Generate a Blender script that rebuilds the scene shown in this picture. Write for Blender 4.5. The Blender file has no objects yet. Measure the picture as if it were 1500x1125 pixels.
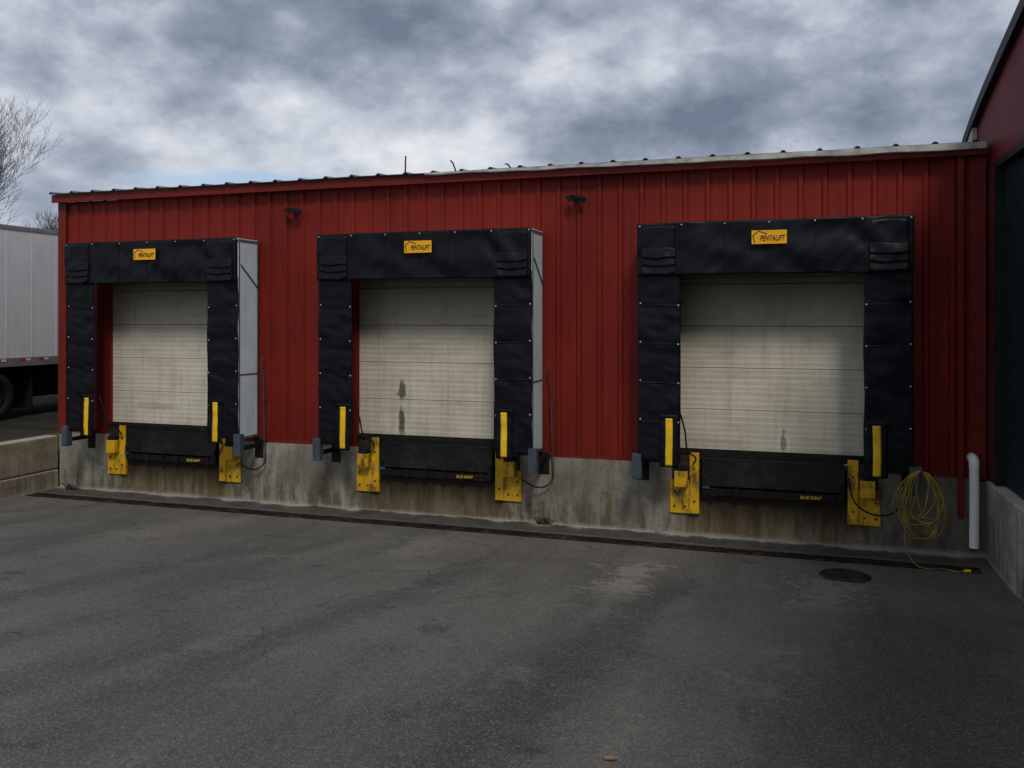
import bpy, bmesh, math, random
from mathutils import Vector, Matrix, noise
R = math.radians
sc = bpy.context.scene
col = sc.collection
random.seed(7)

# ------------------------------------------------------------------ helpers
class MB:
    def __init__(s): s.v = []; s.f = []; s.sm = []
    def add(s, vs, fs, smooth=False):
        o = len(s.v)
        s.v += [tuple(v) for v in vs]
        s.f += [tuple(i + o for i in f) for f in fs]
        s.sm += [smooth] * len(fs)
        return s
    def box(s, x0, x1, y0, y1, z0, z1):
        vs = [(x, y, z) for z in (z0, z1) for y in (y0, y1) for x in (x0, x1)]
        return s.add(vs, [(0, 2, 3, 1), (4, 5, 7, 6), (0, 1, 5, 4), (2, 6, 7, 3), (0, 4, 6, 2), (1, 3, 7, 5)])
    def tube(s, path, r, n=8, closed=False, caps=True):
        P = [Vector(p) for p in path]
        m = len(P)
        rad = r if isinstance(r, (list, tuple)) else [r] * m
        vs = []; fs = []
        up = None
        for i in range(m):
            if closed: t = P[(i + 1) % m] - P[i - 1]
            else: t = P[min(i + 1, m - 1)] - P[max(i - 1, 0)]
            if t.length < 1e-9: t = Vector((0, 0, 1))
            t.normalize()
            if up is None:
                up = Vector((0, 0, 1)) if abs(t.z) < .9 else Vector((0, 1, 0))
            up = up - t * up.dot(t)
            if up.length < 1e-6: up = t.orthogonal()
            up.normalize()
            b = t.cross(up)
            for k in range(n):
                a = 2 * math.pi * k / n
                vs.append(P[i] + (up * math.cos(a) + b * math.sin(a)) * rad[i])
        for i in range(m if closed else m - 1):
            j = (i + 1) % m
            for k in range(n):
                l = (k + 1) % n
                fs.append((i * n + k, i * n + l, j * n + l, j * n + k))
        s.add(vs, fs, True)
        if caps and not closed:
            s.add(vs[:n], [tuple(range(n))[::-1]])
            s.add(vs[-n:], [tuple(range(n))])
        return s
    def grid(s, fn, nu, nv, smooth=True):
        vs = [fn(i / nu, j / nv) for j in range(nv + 1) for i in range(nu + 1)]
        fs = [(j * (nu + 1) + i, j * (nu + 1) + i + 1, (j + 1) * (nu + 1) + i + 1, (j + 1) * (nu + 1) + i)
              for j in range(nv) for i in range(nu)]
        return s.add(vs, fs, smooth)
    def lathe(s, prof, c, axis='X', n=32, closed=True):
        vs = []; fs = []; m = len(prof)
        for k in range(n):
            a = 2 * math.pi * k / n
            for (r, h) in prof:
                if axis == 'X': vs.append((c[0] + h, c[1] + r * math.cos(a), c[2] + r * math.sin(a)))
                elif axis == 'Y': vs.append((c[0] + r * math.cos(a), c[1] + h, c[2] + r * math.sin(a)))
                else: vs.append((c[0] + r * math.cos(a), c[1] + r * math.sin(a), c[2] + h))
        for k in range(n):
            l = (k + 1) % n
            for i in range(m if closed else m - 1):
                j = (i + 1) % m
                fs.append((k * m + i, k * m + j, l * m + j, l * m + i))
        return s.add(vs, fs, True)
    def build(s, name, material, parent=None, bevel=0, solid=0):
        me = bpy.data.meshes.new(name)
        me.from_pydata(s.v, [], s.f)
        me.polygons.foreach_set('use_smooth', s.sm)
        me.validate(); me.update()
        if not solid:
            bm = bmesh.new(); bm.from_mesh(me)
            bmesh.ops.recalc_face_normals(bm, faces=bm.faces)
            bm.to_mesh(me); bm.free()
        me.materials.append(material)
        o = bpy.data.objects.new(name, me); col.objects.link(o)
        if parent: o.parent = parent
        if solid:
            m = o.modifiers.new('solid', 'SOLIDIFY'); m.thickness = solid; m.offset = 0
        if bevel:
            m = o.modifiers.new('bevel', 'BEVEL'); m.width = bevel; m.segments = 2; m.limit_method = 'ANGLE'; m.angle_limit = R(40)
        return o

def tag(o, label=None, cat=None, group=None, kind=None):
    if label: o['label'] = label
    if cat: o['category'] = cat
    if group: o['group'] = group
    if kind: o['kind'] = kind
    return o
def thing(name, label, cat, loc=(0, 0, 0), group=None):
    o = bpy.data.objects.new(name, None); col.objects.link(o)
    o.location = loc
    o.empty_display_size = .2
    return tag(o, label, cat, group)
def copy_tree(o, parent=None):
    c = o.copy(); col.objects.link(c)
    if parent: c.parent = parent
    for ch in list(o.children): copy_tree(ch, c)
    return c
def text_mesh(name, body, size, material, parent, loc, shear=0, width=None, ext=.0015, off=.008):
    cu = bpy.data.curves.new(name, 'FONT'); cu.body = body; cu.size = size; cu.extrude = ext
    cu.align_x = 'CENTER'; cu.align_y = 'CENTER'; cu.shear = shear; cu.offset = size * off
    t = bpy.data.objects.new(name + '_tmp', cu); col.objects.link(t)
    dg = bpy.context.evaluated_depsgraph_get()
    me = bpy.data.meshes.new_from_object(t.evaluated_get(dg))
    bpy.data.objects.remove(t)
    me.name = name
    if width:
        xs = [v.co.x for v in me.vertices]
        k = width / (max(xs) - min(xs)); mid = (max(xs) + min(xs)) / 2
        for v in me.vertices: v.co.x = (v.co.x - mid) * k
    me.transform(Matrix.Rotation(R(90), 4, 'X'))
    me.transform(Matrix.Translation(Vector(loc)))
    me.materials.clear(); me.materials.append(material)
    o = bpy.data.objects.new(name, me); col.objects.link(o); o.parent = parent
    return o

# ------------------------------------------------------------------ materials
class NT:
    def __init__(s, tree): s.t = tree
    def n(s, typ, **kw):
        nd = s.t.nodes.new(typ)
        for k, v in kw.items(): setattr(nd, k, v)
        return nd
    def link(s, a, b): s.t.links.new(a, b)
    def math(s, op, a, b=None, clamp=False):
        nd = s.n('ShaderNodeMath', operation=op); nd.use_clamp = clamp
        for i, x in enumerate((a, b)):
            if x is None: continue
            if isinstance(x, (int, float)): nd.inputs[i].default_value = x
            else: s.link(x, nd.inputs[i])
        return nd.outputs[0]
    def noise(s, vec, scale, detail=5, rough=.55, dist=0):
        nd = s.n('ShaderNodeTexNoise')
        nd.inputs['Scale'].default_value = scale; nd.inputs['Detail'].default_value = detail
        nd.inputs['Roughness'].default_value = rough; nd.inputs['Distortion'].default_value = dist
        s.link(vec, nd.inputs['Vector'])
        return nd.outputs['Fac']
    def mapping(s, vec, scale=(1, 1, 1), loc=(0, 0, 0), rot=(0, 0, 0)):
        nd = s.n('ShaderNodeMapping')
        nd.inputs['Scale'].default_value = scale; nd.inputs['Location'].default_value = loc; nd.inputs['Rotation'].default_value = rot
        s.link(vec, nd.inputs['Vector'])
        return nd.outputs[0]
    def ramp(s, fac, a, b):
        nd = s.n('ShaderNodeMapRange'); nd.interpolation_type = 'SMOOTHSTEP'
        nd.inputs['From Min'].default_value = a; nd.inputs['From Max'].default_value = b
        s.link(fac, nd.inputs['Value'])
        return nd.outputs[0]
    def mix(s, fac, a, b, mode='MIX'):
        nd = s.n('ShaderNodeMix', data_type='RGBA', blend_type=mode)
        for sock, x in ((nd.inputs[0], fac), (nd.inputs[6], a), (nd.inputs[7], b)):
            if isinstance(x, (int, float)): sock.default_value = x
            elif isinstance(x, (tuple, list)): sock.default_value = (x[0], x[1], x[2], 1)
            else: s.link(x, sock)
        return nd.outputs[2]

def newmat(name):
    m = bpy.data.materials.new(name); m.use_nodes = True
    t = NT(m.node_tree)
    b = m.node_tree.nodes['Principled BSDF']
    return m, t, b
def surf(name, base, rough=.6, metal=0, var=.2, vscale=3, dirt=None, dirt_amt=.5, dscale=(3, 3, .5), bump=0, bscale=80, lo=.45, hi=.75, spec=.4):
    m, t, b = newmat(name)
    co = t.n('ShaderNodeTexCoord').outputs['Object']
    oi = t.n('ShaderNodeObjectInfo').outputs['Random']
    add = t.n('ShaderNodeVectorMath', operation='ADD')
    t.link(co, add.inputs[0]); cx = t.n('ShaderNodeCombineXYZ')
    t.link(t.math('MULTIPLY', oi, 17.0), cx.inputs[0]); t.link(t.math('MULTIPLY', oi, 9.0), cx.inputs[1])
    t.link(cx.outputs[0], add.inputs[1]); vec = add.outputs[0]
    f = t.noise(vec, vscale, 4)
    c = t.mix(t.ramp(f, .3, .7), [x * (1 - var) for x in base], [x * (1 + var) for x in base])
    if dirt:
        d = t.noise(t.mapping(vec, dscale), 2.0, 6, .62)
        c = t.mix(t.math('MULTIPLY', t.ramp(d, lo, hi), dirt_amt), c, dirt)
    t.link(c, b.inputs['Base Color'])
    b.inputs['Roughness'].default_value = rough; b.inputs['Metallic'].default_value = metal
    b.inputs['Specular IOR Level'].default_value = spec
    if bump:
        bp = t.n('ShaderNodeBump'); bp.inputs['Strength'].default_value = bump; bp.inputs['Distance'].default_value = .01
        t.link(t.noise(vec, bscale, 3), bp.inputs['Height']); t.link(bp.outputs[0], b.inputs['Normal'])
    return m

M = {}
M['siding'] = surf('red_siding_paint', (.185, .0150, .0085), .48, var=.15, vscale=.6, dirt=(.085, .008, .006), dirt_amt=.45, dscale=(3, 3, .3), bump=.04, bscale=30, spec=.18)
M['trim'] = surf('red_trim_paint', (.165, .0145, .0095), .45, var=.12, vscale=4, dirt=(.07, .014, .011), dirt_amt=.4, spec=.22)
M['maroon'] = surf('shaded_red_wall', (.14, .013, .018), .6, var=.15, vscale=2, dirt=(.065, .008, .010), dirt_amt=.5, spec=.15)  # red wall standing in shade; that shade is put into the base colour
M['fabric'] = surf('black_vinyl_fabric', (.0036, .0046, .0074), .42, var=.2, vscale=5, dirt=(.008, .0085, .0105), dirt_amt=.3, dscale=(2, 2, 1.2), bump=.15, bscale=14, spec=.21)
M['rubber'] = surf('black_rubber', (.010, .010, .011), .75, var=.3, vscale=6, dirt=(.04, .035, .03), dirt_amt=.3, bump=.2, spec=.25)
M['black_steel'] = surf('black_painted_steel', (.007, .007, .0075), .6, var=.3, vscale=5, dirt=(.030, .020, .013), dirt_amt=.4, dscale=(4, 4, 4), bump=.10, spec=.22)
M['yellow'] = surf('worn_yellow_paint', (.66, .38, .008), .5, var=.15, vscale=6, dirt=(.085, .045, .02), dirt_amt=.9, dscale=(3, 3, 1.6), lo=.48, hi=.66, bump=.15)
M['strip'] = surf('bright_yellow_vinyl', (.90, .54, .010), .45, var=.08, vscale=4, dirt=(.50, .27, .02), dirt_amt=.35)
M['sign'] = surf('orange_yellow_sign', (1.0, .47, .006), .4, var=.04)
M['ink'] = surf('black_ink', (.012, .010, .008), .5, var=.1)
M['label_yellow'] = surf('yellow_lettering', (.75, .50, .03), .5, var=.1)
M['grommet'] = surf('pale_fixing', (.45, .47, .49), .4, metal=.2, var=.15)
M['panel'] = surf('pale_fibreglass', (.68, .81, .85), .35, var=.08, vscale=2, dirt=(.46, .51, .54), dirt_amt=.5, dscale=(2, 2, .7))
M['grey_steel'] = surf('grey_blue_steel', (.05, .066, .09), .5, var=.2, vscale=5, dirt=(.08, .055, .04), dirt_amt=.35, bump=.08)
M['galv'] = surf('galvanised_grey', (.15, .155, .16), .45, metal=.4, var=.2, vscale=6)
M['conduit'] = surf('dull_grey_conduit', (.055, .050, .050), .6, metal=.1, var=.25, vscale=6)
M['roof'] = surf('roof_sheet', (.13, .12, .12), .45, metal=.3, var=.25, vscale=3, dirt=(.10, .05, .04), dirt_amt=.5)
M['drip'] = surf('pale_edge_flashing', (.38, .38, .35), .5, metal=.1, var=.3, vscale=4, dirt=(.14, .09, .065), dirt_amt=.7, dscale=(1.5, 4, 4))
M['pvc'] = surf('white_pvc', (.94, .94, .92), .35, var=.03, vscale=5, dirt=(.66, .64, .58), dirt_amt=.3)
M['green'] = surf('dark_green_door_paint', (.0055, .021, .021), .55, var=.15, vscale=2, dirt=(.008, .014, .014), dirt_amt=.4, spec=.2)
M['black_trim'] = surf('black_roof_edge', (.010, .010, .011), .6, var=.2, spec=.25)
M['pale_soffit'] = surf('pale_soffit', (.42, .43, .32), .7, var=.15)
M['white'] = surf('white_trailer_paint', (.71, .72, .735), .4, var=.05, vscale=.8, dirt=(.46, .44, .42), dirt_amt=.35, dscale=(3, 1, .5))
M['dark'] = surf('dark_chassis', (.009, .009, .010), .7, var=.3, spec=.2)
M['red_reflector'] = surf('red_reflector', (.50, .02, .015), .3, var=.05)
M['rail'] = surf('grey_rail', (.30, .29, .30), .4, metal=.4, var=.15)
M['bark'] = surf('bare_bark', (.080, .069, .062), .85, var=.3, vscale=3)
M['cord'] = surf('yellow_cord_jacket', (.30, .22, .025), .5, var=.4, vscale=6)
M['rust'] = surf('rusty_iron', (.032, .022, .015), .8, var=.45, vscale=9, dirt=(.010, .009, .008), dirt_amt=.7, dscale=(4, 4, 4), bump=.3)
M['drain'] = surf('dark_drain_iron', (.016, .012, .010), .8, var=.45, vscale=5, dirt=(.075, .055, .038), dirt_amt=.75, dscale=(2, 2, 2), bump=.2, spec=.2, lo=.48, hi=.62)
M['cover'] = surf('worn_iron_cover', (.030, .025, .020), .85, var=.5, vscale=7, dirt=(.085, .078, .066), dirt_amt=.7, dscale=(3, 3, 3), bump=.3, spec=.2)
M['wood'] = surf('weathered_stick', (.22, .13, .07), .8, var=.3, vscale=20)
M['weed'] = surf('dry_weed', (.040, .038, .022), .8, var=.4, vscale=20)
M['brush'] = surf('dark_winter_brush', (.022, .022, .014), .9, var=.5, vscale=2)
M['shade_sheet'] = surf('shade_dark_ground', (.028, .025, .020), .95, var=.4, vscale=1.5, dirt=(.05, .045, .035), dirt_amt=.5, dscale=(2, 2, 2), bump=.4, bscale=20, spec=.15)  # dark ground colour carries the shade under the trailer
M['void'] = surf('dark_interior', (.005, .005, .005), .9, var=.1, spec=.1)
M['shade_silt'] = surf('shaded_silted_channel', (.008, .007, .006), .9, var=.3, vscale=3, dirt=(.07, .058, .042), dirt_amt=.8, dscale=(1.3, 1.3, 1.3), lo=.50, hi=.64, spec=.1)  # near-black base paints the channel's inner shade, silt patches over it
M['lens'] = surf('lamp_glass', (.05, .052, .056), .2, var=.05)
M['blue'] = surf('worn_blue_paint', (.02, .07, .16), .5, var=.3, vscale=8)

def tread_mat():
    m, t, b = newmat('black_tread_plate')
    co = t.n('ShaderNodeTexCoord').outputs['Object']
    sp = t.n('ShaderNodeSeparateXYZ'); t.link(co, sp.inputs[0])
    f = t.noise(co, 4, 5)
    c = t.mix(t.ramp(f, .4, .75), (.0065, .0065, .007), (.026, .021, .016))
    t.link(c, b.inputs['Base Color']); b.inputs['Roughness'].default_value = .55; b.inputs['Specular IOR Level'].default_value = .22
    a = t.math('SINE', t.math('MULTIPLY', t.math('ADD', sp.outputs[0], sp.outputs[2]), 125.0))
    d = t.math('SINE', t.math('MULTIPLY', t.math('SUBTRACT', sp.outputs[0], sp.outputs[2]), 125.0))
    bp = t.n('ShaderNodeBump'); bp.inputs['Strength'].default_value = .8; bp.inputs['Distance'].default_value = .004
    t.link(t.math('MAXIMUM', t.math('MULTIPLY', a, d), 0.2), bp.inputs['Height']); t.link(bp.outputs[0], b.inputs['Normal'])
    return m
M['tread'] = tread_mat()

DOCKS = (-9.93, -5.09, -.205)
def concrete(name, base, stain, streak=1.0, zlow=.55, docks=False, top=None):
    m, t, b = newmat(name)
    geo = t.n('ShaderNodeNewGeometry'); pos = geo.outputs['Position']
    sep = t.n('ShaderNodeSeparateXYZ'); t.link(pos, sep.inputs[0])
    n1 = t.noise(pos, 1.3, 7, .6); n2 = t.noise(pos, 14, 4, .6)
    c = t.mix(t.ramp(n1, .3, .7), [x * .55 for x in base], [x * 1.15 for x in base])
    c = t.mix(t.math('MULTIPLY', t.ramp(n2, .42, .72), .5), c, [x * .45 for x in base])
    st = t.noise(t.mapping(pos, (3.2, 3.2, .6)), 2, 7, .68, .4)
    low = t.ramp(sep.outputs[2], zlow + .25, -.05)
    sm = t.math('MULTIPLY', t.ramp(st, .40, .64), t.math('ADD', .35, low), True)
    c = t.mix(t.math('MULTIPLY', sm, .85 * streak), c, stain)
    n4 = t.noise(t.mapping(pos, (3, 3, .9), (5, 3, 1)), 1.6, 7, .65)
    c = t.mix(t.math('MULTIPLY', t.ramp(n4, .48, .72), .6), c, (.12, .078, .032))
    # chips and pits
    pt = t.noise(pos, 9, 6, .75)
    c = t.mix(t.math('MULTIPLY', t.ramp(pt, .62, .70), .55), c, [x * .3 for x in base])
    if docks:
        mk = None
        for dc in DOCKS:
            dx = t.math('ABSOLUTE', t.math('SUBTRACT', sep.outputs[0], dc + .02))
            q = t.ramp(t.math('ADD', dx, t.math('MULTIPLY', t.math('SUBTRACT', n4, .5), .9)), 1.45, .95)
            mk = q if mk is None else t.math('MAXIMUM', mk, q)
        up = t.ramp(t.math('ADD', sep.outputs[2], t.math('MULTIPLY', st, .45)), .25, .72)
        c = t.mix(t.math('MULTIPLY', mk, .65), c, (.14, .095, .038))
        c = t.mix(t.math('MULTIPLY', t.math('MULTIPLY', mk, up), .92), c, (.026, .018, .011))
        rt = t.ramp(t.math('ADD', sep.outputs[0], t.math('MULTIPLY', n4, .8)), 1.2, 2.1)
        c = t.mix(t.math('MULTIPLY', rt, .6), c, (.075, .066, .052))
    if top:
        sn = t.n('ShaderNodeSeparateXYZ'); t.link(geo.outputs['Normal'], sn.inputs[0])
        c = t.mix(t.math('MULTIPLY', t.ramp(sn.outputs[2], .4, .9), .7), c, top)  # upward faces paled: light from above put into the colour
    wl = t.noise(pos, 2.2, 4)
    hb = t.ramp(t.math('SUBTRACT', sep.outputs[2], t.math('MULTIPLY', wl, .12)), .03, -.04)
    c = t.mix(t.math('MULTIPLY', hb, .45), c, (.40, .39, .35))
    t.link(c, b.inputs['Base Color']); b.inputs['Roughness'].default_value = .85; b.inputs['Specular IOR Level'].default_value = .2
    bp = t.n('ShaderNodeBump'); bp.inputs['Strength'].default_value = .55; bp.inputs['Distance'].default_value = .015
    t.link(t.math('SUBTRACT', t.noise(pos, 22, 6, .65), t.math('MULTIPLY', t.ramp(pt, .60, .70), .5)), bp.inputs['Height']); t.link(bp.outputs[0], b.inputs['Normal'])
    return m
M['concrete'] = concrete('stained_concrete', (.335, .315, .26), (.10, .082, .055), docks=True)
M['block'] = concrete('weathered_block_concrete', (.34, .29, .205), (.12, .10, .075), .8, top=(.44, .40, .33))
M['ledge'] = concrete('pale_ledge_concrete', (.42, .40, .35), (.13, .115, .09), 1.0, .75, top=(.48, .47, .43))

def door_mat(name, stains):
    m, t, b = newmat(name)
    pos = t.n('ShaderNodeNewGeometry').outputs['Position']
    sep = t.n('ShaderNodeSeparateXYZ'); t.link(pos, sep.inputs[0])
    n1 = t.noise(pos, .9, 4)
    c = t.mix(t.ramp(n1, .3, .7), (.56, .515, .40), (.66, .615, .49))
    st = t.noise(t.mapping(pos, (5, 5, .35)), 2, 7, .65)
    c = t.mix(t.math('MULTIPLY', t.ramp(st, .45, .70), .38), c, (.33, .295, .215))
    hz_ = t.noise(t.mapping(pos, (.5, .5, 5)), 2, 6, .65)
    c = t.mix(t.math('MULTIPLY', t.ramp(hz_, .48, .70), .35), c, (.33, .29, .20))
    bl = t.noise(t.mapping(pos, (1, 1, 1.4)), 2.6, 7, .68)
    c = t.mix(t.math('MULTIPLY', t.ramp(bl, .50, .75), .22), c, (.27, .235, .165))
    sp_ = t.noise(pos, 26, 4, .7)
    c = t.mix(t.math('MULTIPLY', t.ramp(sp_, .58, .74), .3), c, (.22, .19, .13))
    c = t.mix(t.math('MULTIPLY', t.ramp(t.math('ADD', sep.outputs[2], t.math('MULTIPLY', bl, .5)), 2.5, 3.9), .82), c, (.155, .128, .08))  # darker toward the top: dirt plus hood shade put into the colour
    for (x, z, rx, rz, colr, amt) in stains:
        nz = t.noise(t.mapping(pos, (26, 26, 6)), 1, 5, .65)
        dx = t.math('DIVIDE', t.math('SUBTRACT', sep.outputs[0], x), rx)
        dz = t.math('DIVIDE', t.math('SUBTRACT', sep.outputs[2], z), rz)
        dd = t.math('ADD', t.math('MULTIPLY', dx, dx), t.math('MULTIPLY', dz, dz))
        dd = t.math('ADD', dd, t.math('MULTIPLY', t.math('SUBTRACT', nz, .5), 3.2))
        c = t.mix(t.math('MULTIPLY', t.ramp(dd, 1.3, .4), amt), c, colr)
    t.link(c, b.inputs['Base Color']); b.inputs['Roughness'].default_value = .5; b.inputs['Specular IOR Level'].default_value = .3
    return m

def asphalt():
    m, t, b = newmat('worn_asphalt')
    pos = t.n('ShaderNodeNewGeometry').outputs['Position']
    sep = t.n('ShaderNodeSeparateXYZ'); t.link(pos, sep.inputs[0])
    X, Y = sep.outputs[0], sep.outputs[1]
    big = t.noise(pos, .35, 5, .6)
    trk = t.noise(t.mapping(pos, (1.5, .14, 1), rot=(0, 0, R(-7))), 1.5, 6, .66)
    c = t.mix(t.ramp(big, .3, .7), (.112, .105, .093), (.168, .158, .140))
    c = t.mix(t.math('MULTIPLY', t.ramp(trk, .46, .66), .55), c, (.074, .070, .063))
    c = t.mix(t.math('MULTIPLY', t.ramp(trk, .44, .30), .4), c, (.205, .193, .168))
    blot = t.noise(pos, 1.6, 8, .70)
    c = t.mix(t.math('MULTIPLY', t.ramp(blot, .56, .72), .5), c, (.23, .215, .185))
    c = t.mix(t.math('MULTIPLY', t.ramp(blot, .43, .31), .7), c, (.052, .049, .045))
    fine = t.noise(t.mapping(pos, (1, 1, 1), (4, 9, 0)), 6.5, 6, .75)
    def band(x0, y0, sl, w, colr, amt, ya, yb, yc, yd, brk=.8):
        nonlocal c
        d = t.math('ABSOLUTE', t.math('SUBTRACT', X, t.math('ADD', x0, t.math('MULTIPLY', t.math('SUBTRACT', Y, y0), sl))))
        d = t.math('ADD', d, t.math('MULTIPLY', t.math('SUBTRACT', blot, .5), 1.0))
        d = t.math('ADD', d, t.math('MULTIPLY', t.math('SUBTRACT', fine, .5), brk))
        mk = t.math('MULTIPLY', t.ramp(d, w, w * .15), t.math('MULTIPLY', t.ramp(Y, ya, yb), t.ramp(Y, yd, yc)))
        c = t.mix(t.math('MULTIPLY', mk, amt), c, colr)
    band(-1.15, 9.8, .11, .42, (.050, .047, .043), .6, 2.5, 4, 9.0, 10.6)
    band(-1.70, 9.6, .02, .34, (.34, .32, .275), .7, 8.2, 9.3, 10.3, 10.9, 2.2)
    band(-4.6, 10.4, .05, .45, (.30, .28, .24), .5, 9.0, 10.0, 10.7, 11.2, 2.2)
    band(.45, 9.9, .05, .45, (.32, .30, .255), .65, 8.6, 9.4, 10.5, 11.1, 2.2)
    band(-8.2, 10.4, .05, .7, (.28, .26, .22), .45, 8.6, 9.6, 10.9, 11.2, 2.0)
    band(-3.4, 9.8, .13, .35, (.060, .057, .052), .5, 3, 5, 9.0, 10.6)
    band(-6.2, 9.8, .22, .35, (.062, .058, .053), .45, 3, 5, 9.0, 10.6)
    band(1.2, 8, .2, 1.2, (.048, .045, .042), .7, 1.5, 3.5, 8.5, 10)
    v = t.n('ShaderNodeTexVoronoi'); v.inputs['Scale'].default_value = 95
    t.link(pos, v.inputs['Vector'])
    sp = t.n('ShaderNodeSeparateColor'); t.link(v.outputs['Color'], sp.inputs[0])
    c = t.mix(t.math('MULTIPLY', t.ramp(sp.outputs[0], .66, 1.0), .45), c, (.32, .305, .265))
    c = t.mix(t.math('MULTIPLY', t.ramp(sp.outputs[1], .66, 1.0), .48), c, (.033, .031, .029))
    n2 = t.noise(pos, 34, 4, .7)
    c = t.mix(t.ramp(n2, .35, .7), t.mix(.28, c, (.02, .02, .018)), c)
    cr = t.n('ShaderNodeTexVoronoi', feature='DISTANCE_TO_EDGE'); cr.inputs['Scale'].default_value = .42
    dv = t.n('ShaderNodeVectorMath', operation='ADD')
    nn = t.n('ShaderNodeTexNoise'); nn.inputs['Scale'].default_value = 1.2; nn.inputs['Detail'].default_value = 5
    t.link(pos, nn.inputs['Vector']); t.link(pos, dv.inputs[0]); t.link(nn.outputs['Color'], dv.inputs[1])
    t.link(dv.outputs[0], cr.inputs['Vector'])
    ck = t.math('MULTIPLY', t.ramp(cr.outputs['Distance'], .008, .001), t.ramp(big, .46, .6))
    c = t.mix(t.math('MULTIPLY', ck, .5), c, (.025, .023, .02))
    t.link(c, b.inputs['Base Color']); b.inputs['Specular IOR Level'].default_value = .25
    rg = t.n('ShaderNodeMapRange'); rg.inputs['To Min'].default_value = .65; rg.inputs['To Max'].default_value = .95
    t.link(blot, rg.inputs['Value']); t.link(rg.outputs[0], b.inputs['Roughness'])
    bp = t.n('ShaderNodeBump'); bp.inputs['Strength'].default_value = .6; bp.inputs['Distance'].default_value = .007
    h = t.math('ADD', t.noise(pos, 130, 2, .6), t.math('MULTIPLY', v.outputs['Distance'], -.8))
    t.link(h, bp.inputs['Height']); t.link(bp.outputs[0], b.inputs['Normal'])
    return m
M['asphalt'] = asphalt()
def apron_mat():
    m, t, b = newmat('apron_strip')
    pos = t.n('ShaderNodeNewGeometry').outputs['Position']
    sep = t.n('ShaderNodeSeparateXYZ'); t.link(pos, sep.inputs[0])
    n = t.noise(pos, 2.2, 6, .65); n2 = t.noise(pos, 40, 3, .65)
    c = t.mix(t.ramp(n, .35, .65), (.050, .045, .038), (.105, .094, .076))
    e = t.math('ADD', sep.outputs[1], t.math('MULTIPLY', t.math('SUBTRACT', n, .5), .5))
    c = t.mix(t.math('MULTIPLY', t.ramp(e, 11.93, 12.03), .8), c, (.48, .46, .41))
    c = t.mix(t.math('MULTIPLY', t.ramp(e, 11.66, 11.56), .5), c, (.22, .20, .165))
    c = t.mix(t.ramp(n2, .35, .7), t.mix(.4, c, (.02, .02, .018)), c)
    t.link(c, b.inputs['Base Color']); b.inputs['Roughness'].default_value = .9
    bp = t.n('ShaderNodeBump'); bp.inputs['Strength'].default_value = .5; bp.inputs['Distance'].default_value = .01
    t.link(n2, bp.inputs['Height']); t.link(bp.outputs[0], b.inputs['Normal'])
    return m
M['apron'] = apron_mat()

# ------------------------------------------------------------------ key dimensions (camera stands at x=0 y=0)
WALL = 12.10            # face of the red siding
XL, XR = -12.36, 2.40
EAVE = 5.10

# ------------------------------------------------------------------ ground
def lot(y):
    if y >= 10.6: return 0.0
    k = min(1, (10.6 - y) / 13.6)
    return 1.4 * (k - .04 * math.sin(2 * math.pi * k) * .5) if k < 1 else 1.4
def gz(x, y):
    if x < -12.595: return max(.95, lot(y))
    if x > 2.605: return max(.98, lot(y))
    if y > 12.7: return -.05
    z = lot(y)
    if 0 < y < 10.3: z += .02 * noise.noise(Vector((x * .35, y * .35, 3)))
    return z
xs = [-500, -200, -80, -40, -25, -17, -14, -12.60, -12.59] + [-12.3 + .5 * i for i in range(30)] + [2.60, 2.61, 6, 14, 30, 80, 200, 500]
ys = [-300, -120, -50, -20, -8, -3] + [-2.5 + .5 * i for i in range(26)] + [10.3, 10.6, 11, 11.5, 12.2, 12.7, 12.71, 16, 24, 40, 80, 200, 500]
gb = MB()
nx, ny = len(xs), len(ys)
gb.add([(x, y, gz(x, y)) for y in ys for x in xs], [(j * nx + i, j * nx + i + 1, (j + 1) * nx + i + 1, (j + 1) * nx + i) for j in range(ny - 1) for i in range(nx - 1)], True)
tag(gb.build('ground', M['asphalt']), kind='structure')
ap = MB()
ap.grid(lambda u, v: (XL + .01 + u * (XR - .03 - XL), 11.55 + v * .52, .006 + .028 * v * v + .006 * noise.noise(Vector((u * 60, v * 2, 1))) * v), 160, 6)
tag(ap.build('pavement', M['apron']), kind='structure')
so_ = MB(); so_.grid(lambda u, v: (-40 + 27.35 * u, 1.6 + 60 * v, .956 + (.03 + .03 * noise.noise(Vector((u * 12, v * 25, 0)))) * min(1, 12 * v, 12 * (1 - u), 12 * u)), 40, 60)
tag(so_.build('shade_sheet', M['shade_sheet']), kind='structure')  # added dark sheet over the upper ground, painted shade below the trailer

# ------------------------------------------------------------------ warehouse
wh = thing('warehouse', 'long low red metal warehouse with three loading doors and a stained concrete base', 'building', (0, 0, 0))
DW = 1.30; DOFF = -.06; DTOP = 4.08; DBOT = 1.18
def door_edges(c): return c + DOFF - DW, c + DOFF + DW
pts = []
x = XL
per = .305
while x < XR:
    seq = [(0, 0), (.022, -.032), (.068, -.032), (.090, 0), (.185, 0), (.192, -.004), (.203, -.004), (.210, 0)]
    for dx, dy in seq:
        if x + dx < XR: pts.append((x + dx, dy))
    x += per
pts.append((XR, 0))
def yat(xx):
    for (a, ya), (b_, yb) in zip(pts, pts[1:]):
        if a <= xx <= b_: return ya + (yb - ya) * (xx - a) / max(1e-9, b_ - a)
    return 0
cuts = [e for c in DOCKS for e in door_edges(c)]
pts = sorted(pts + [(e, yat(e)) for e in cuts])
sd = MB()
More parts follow.
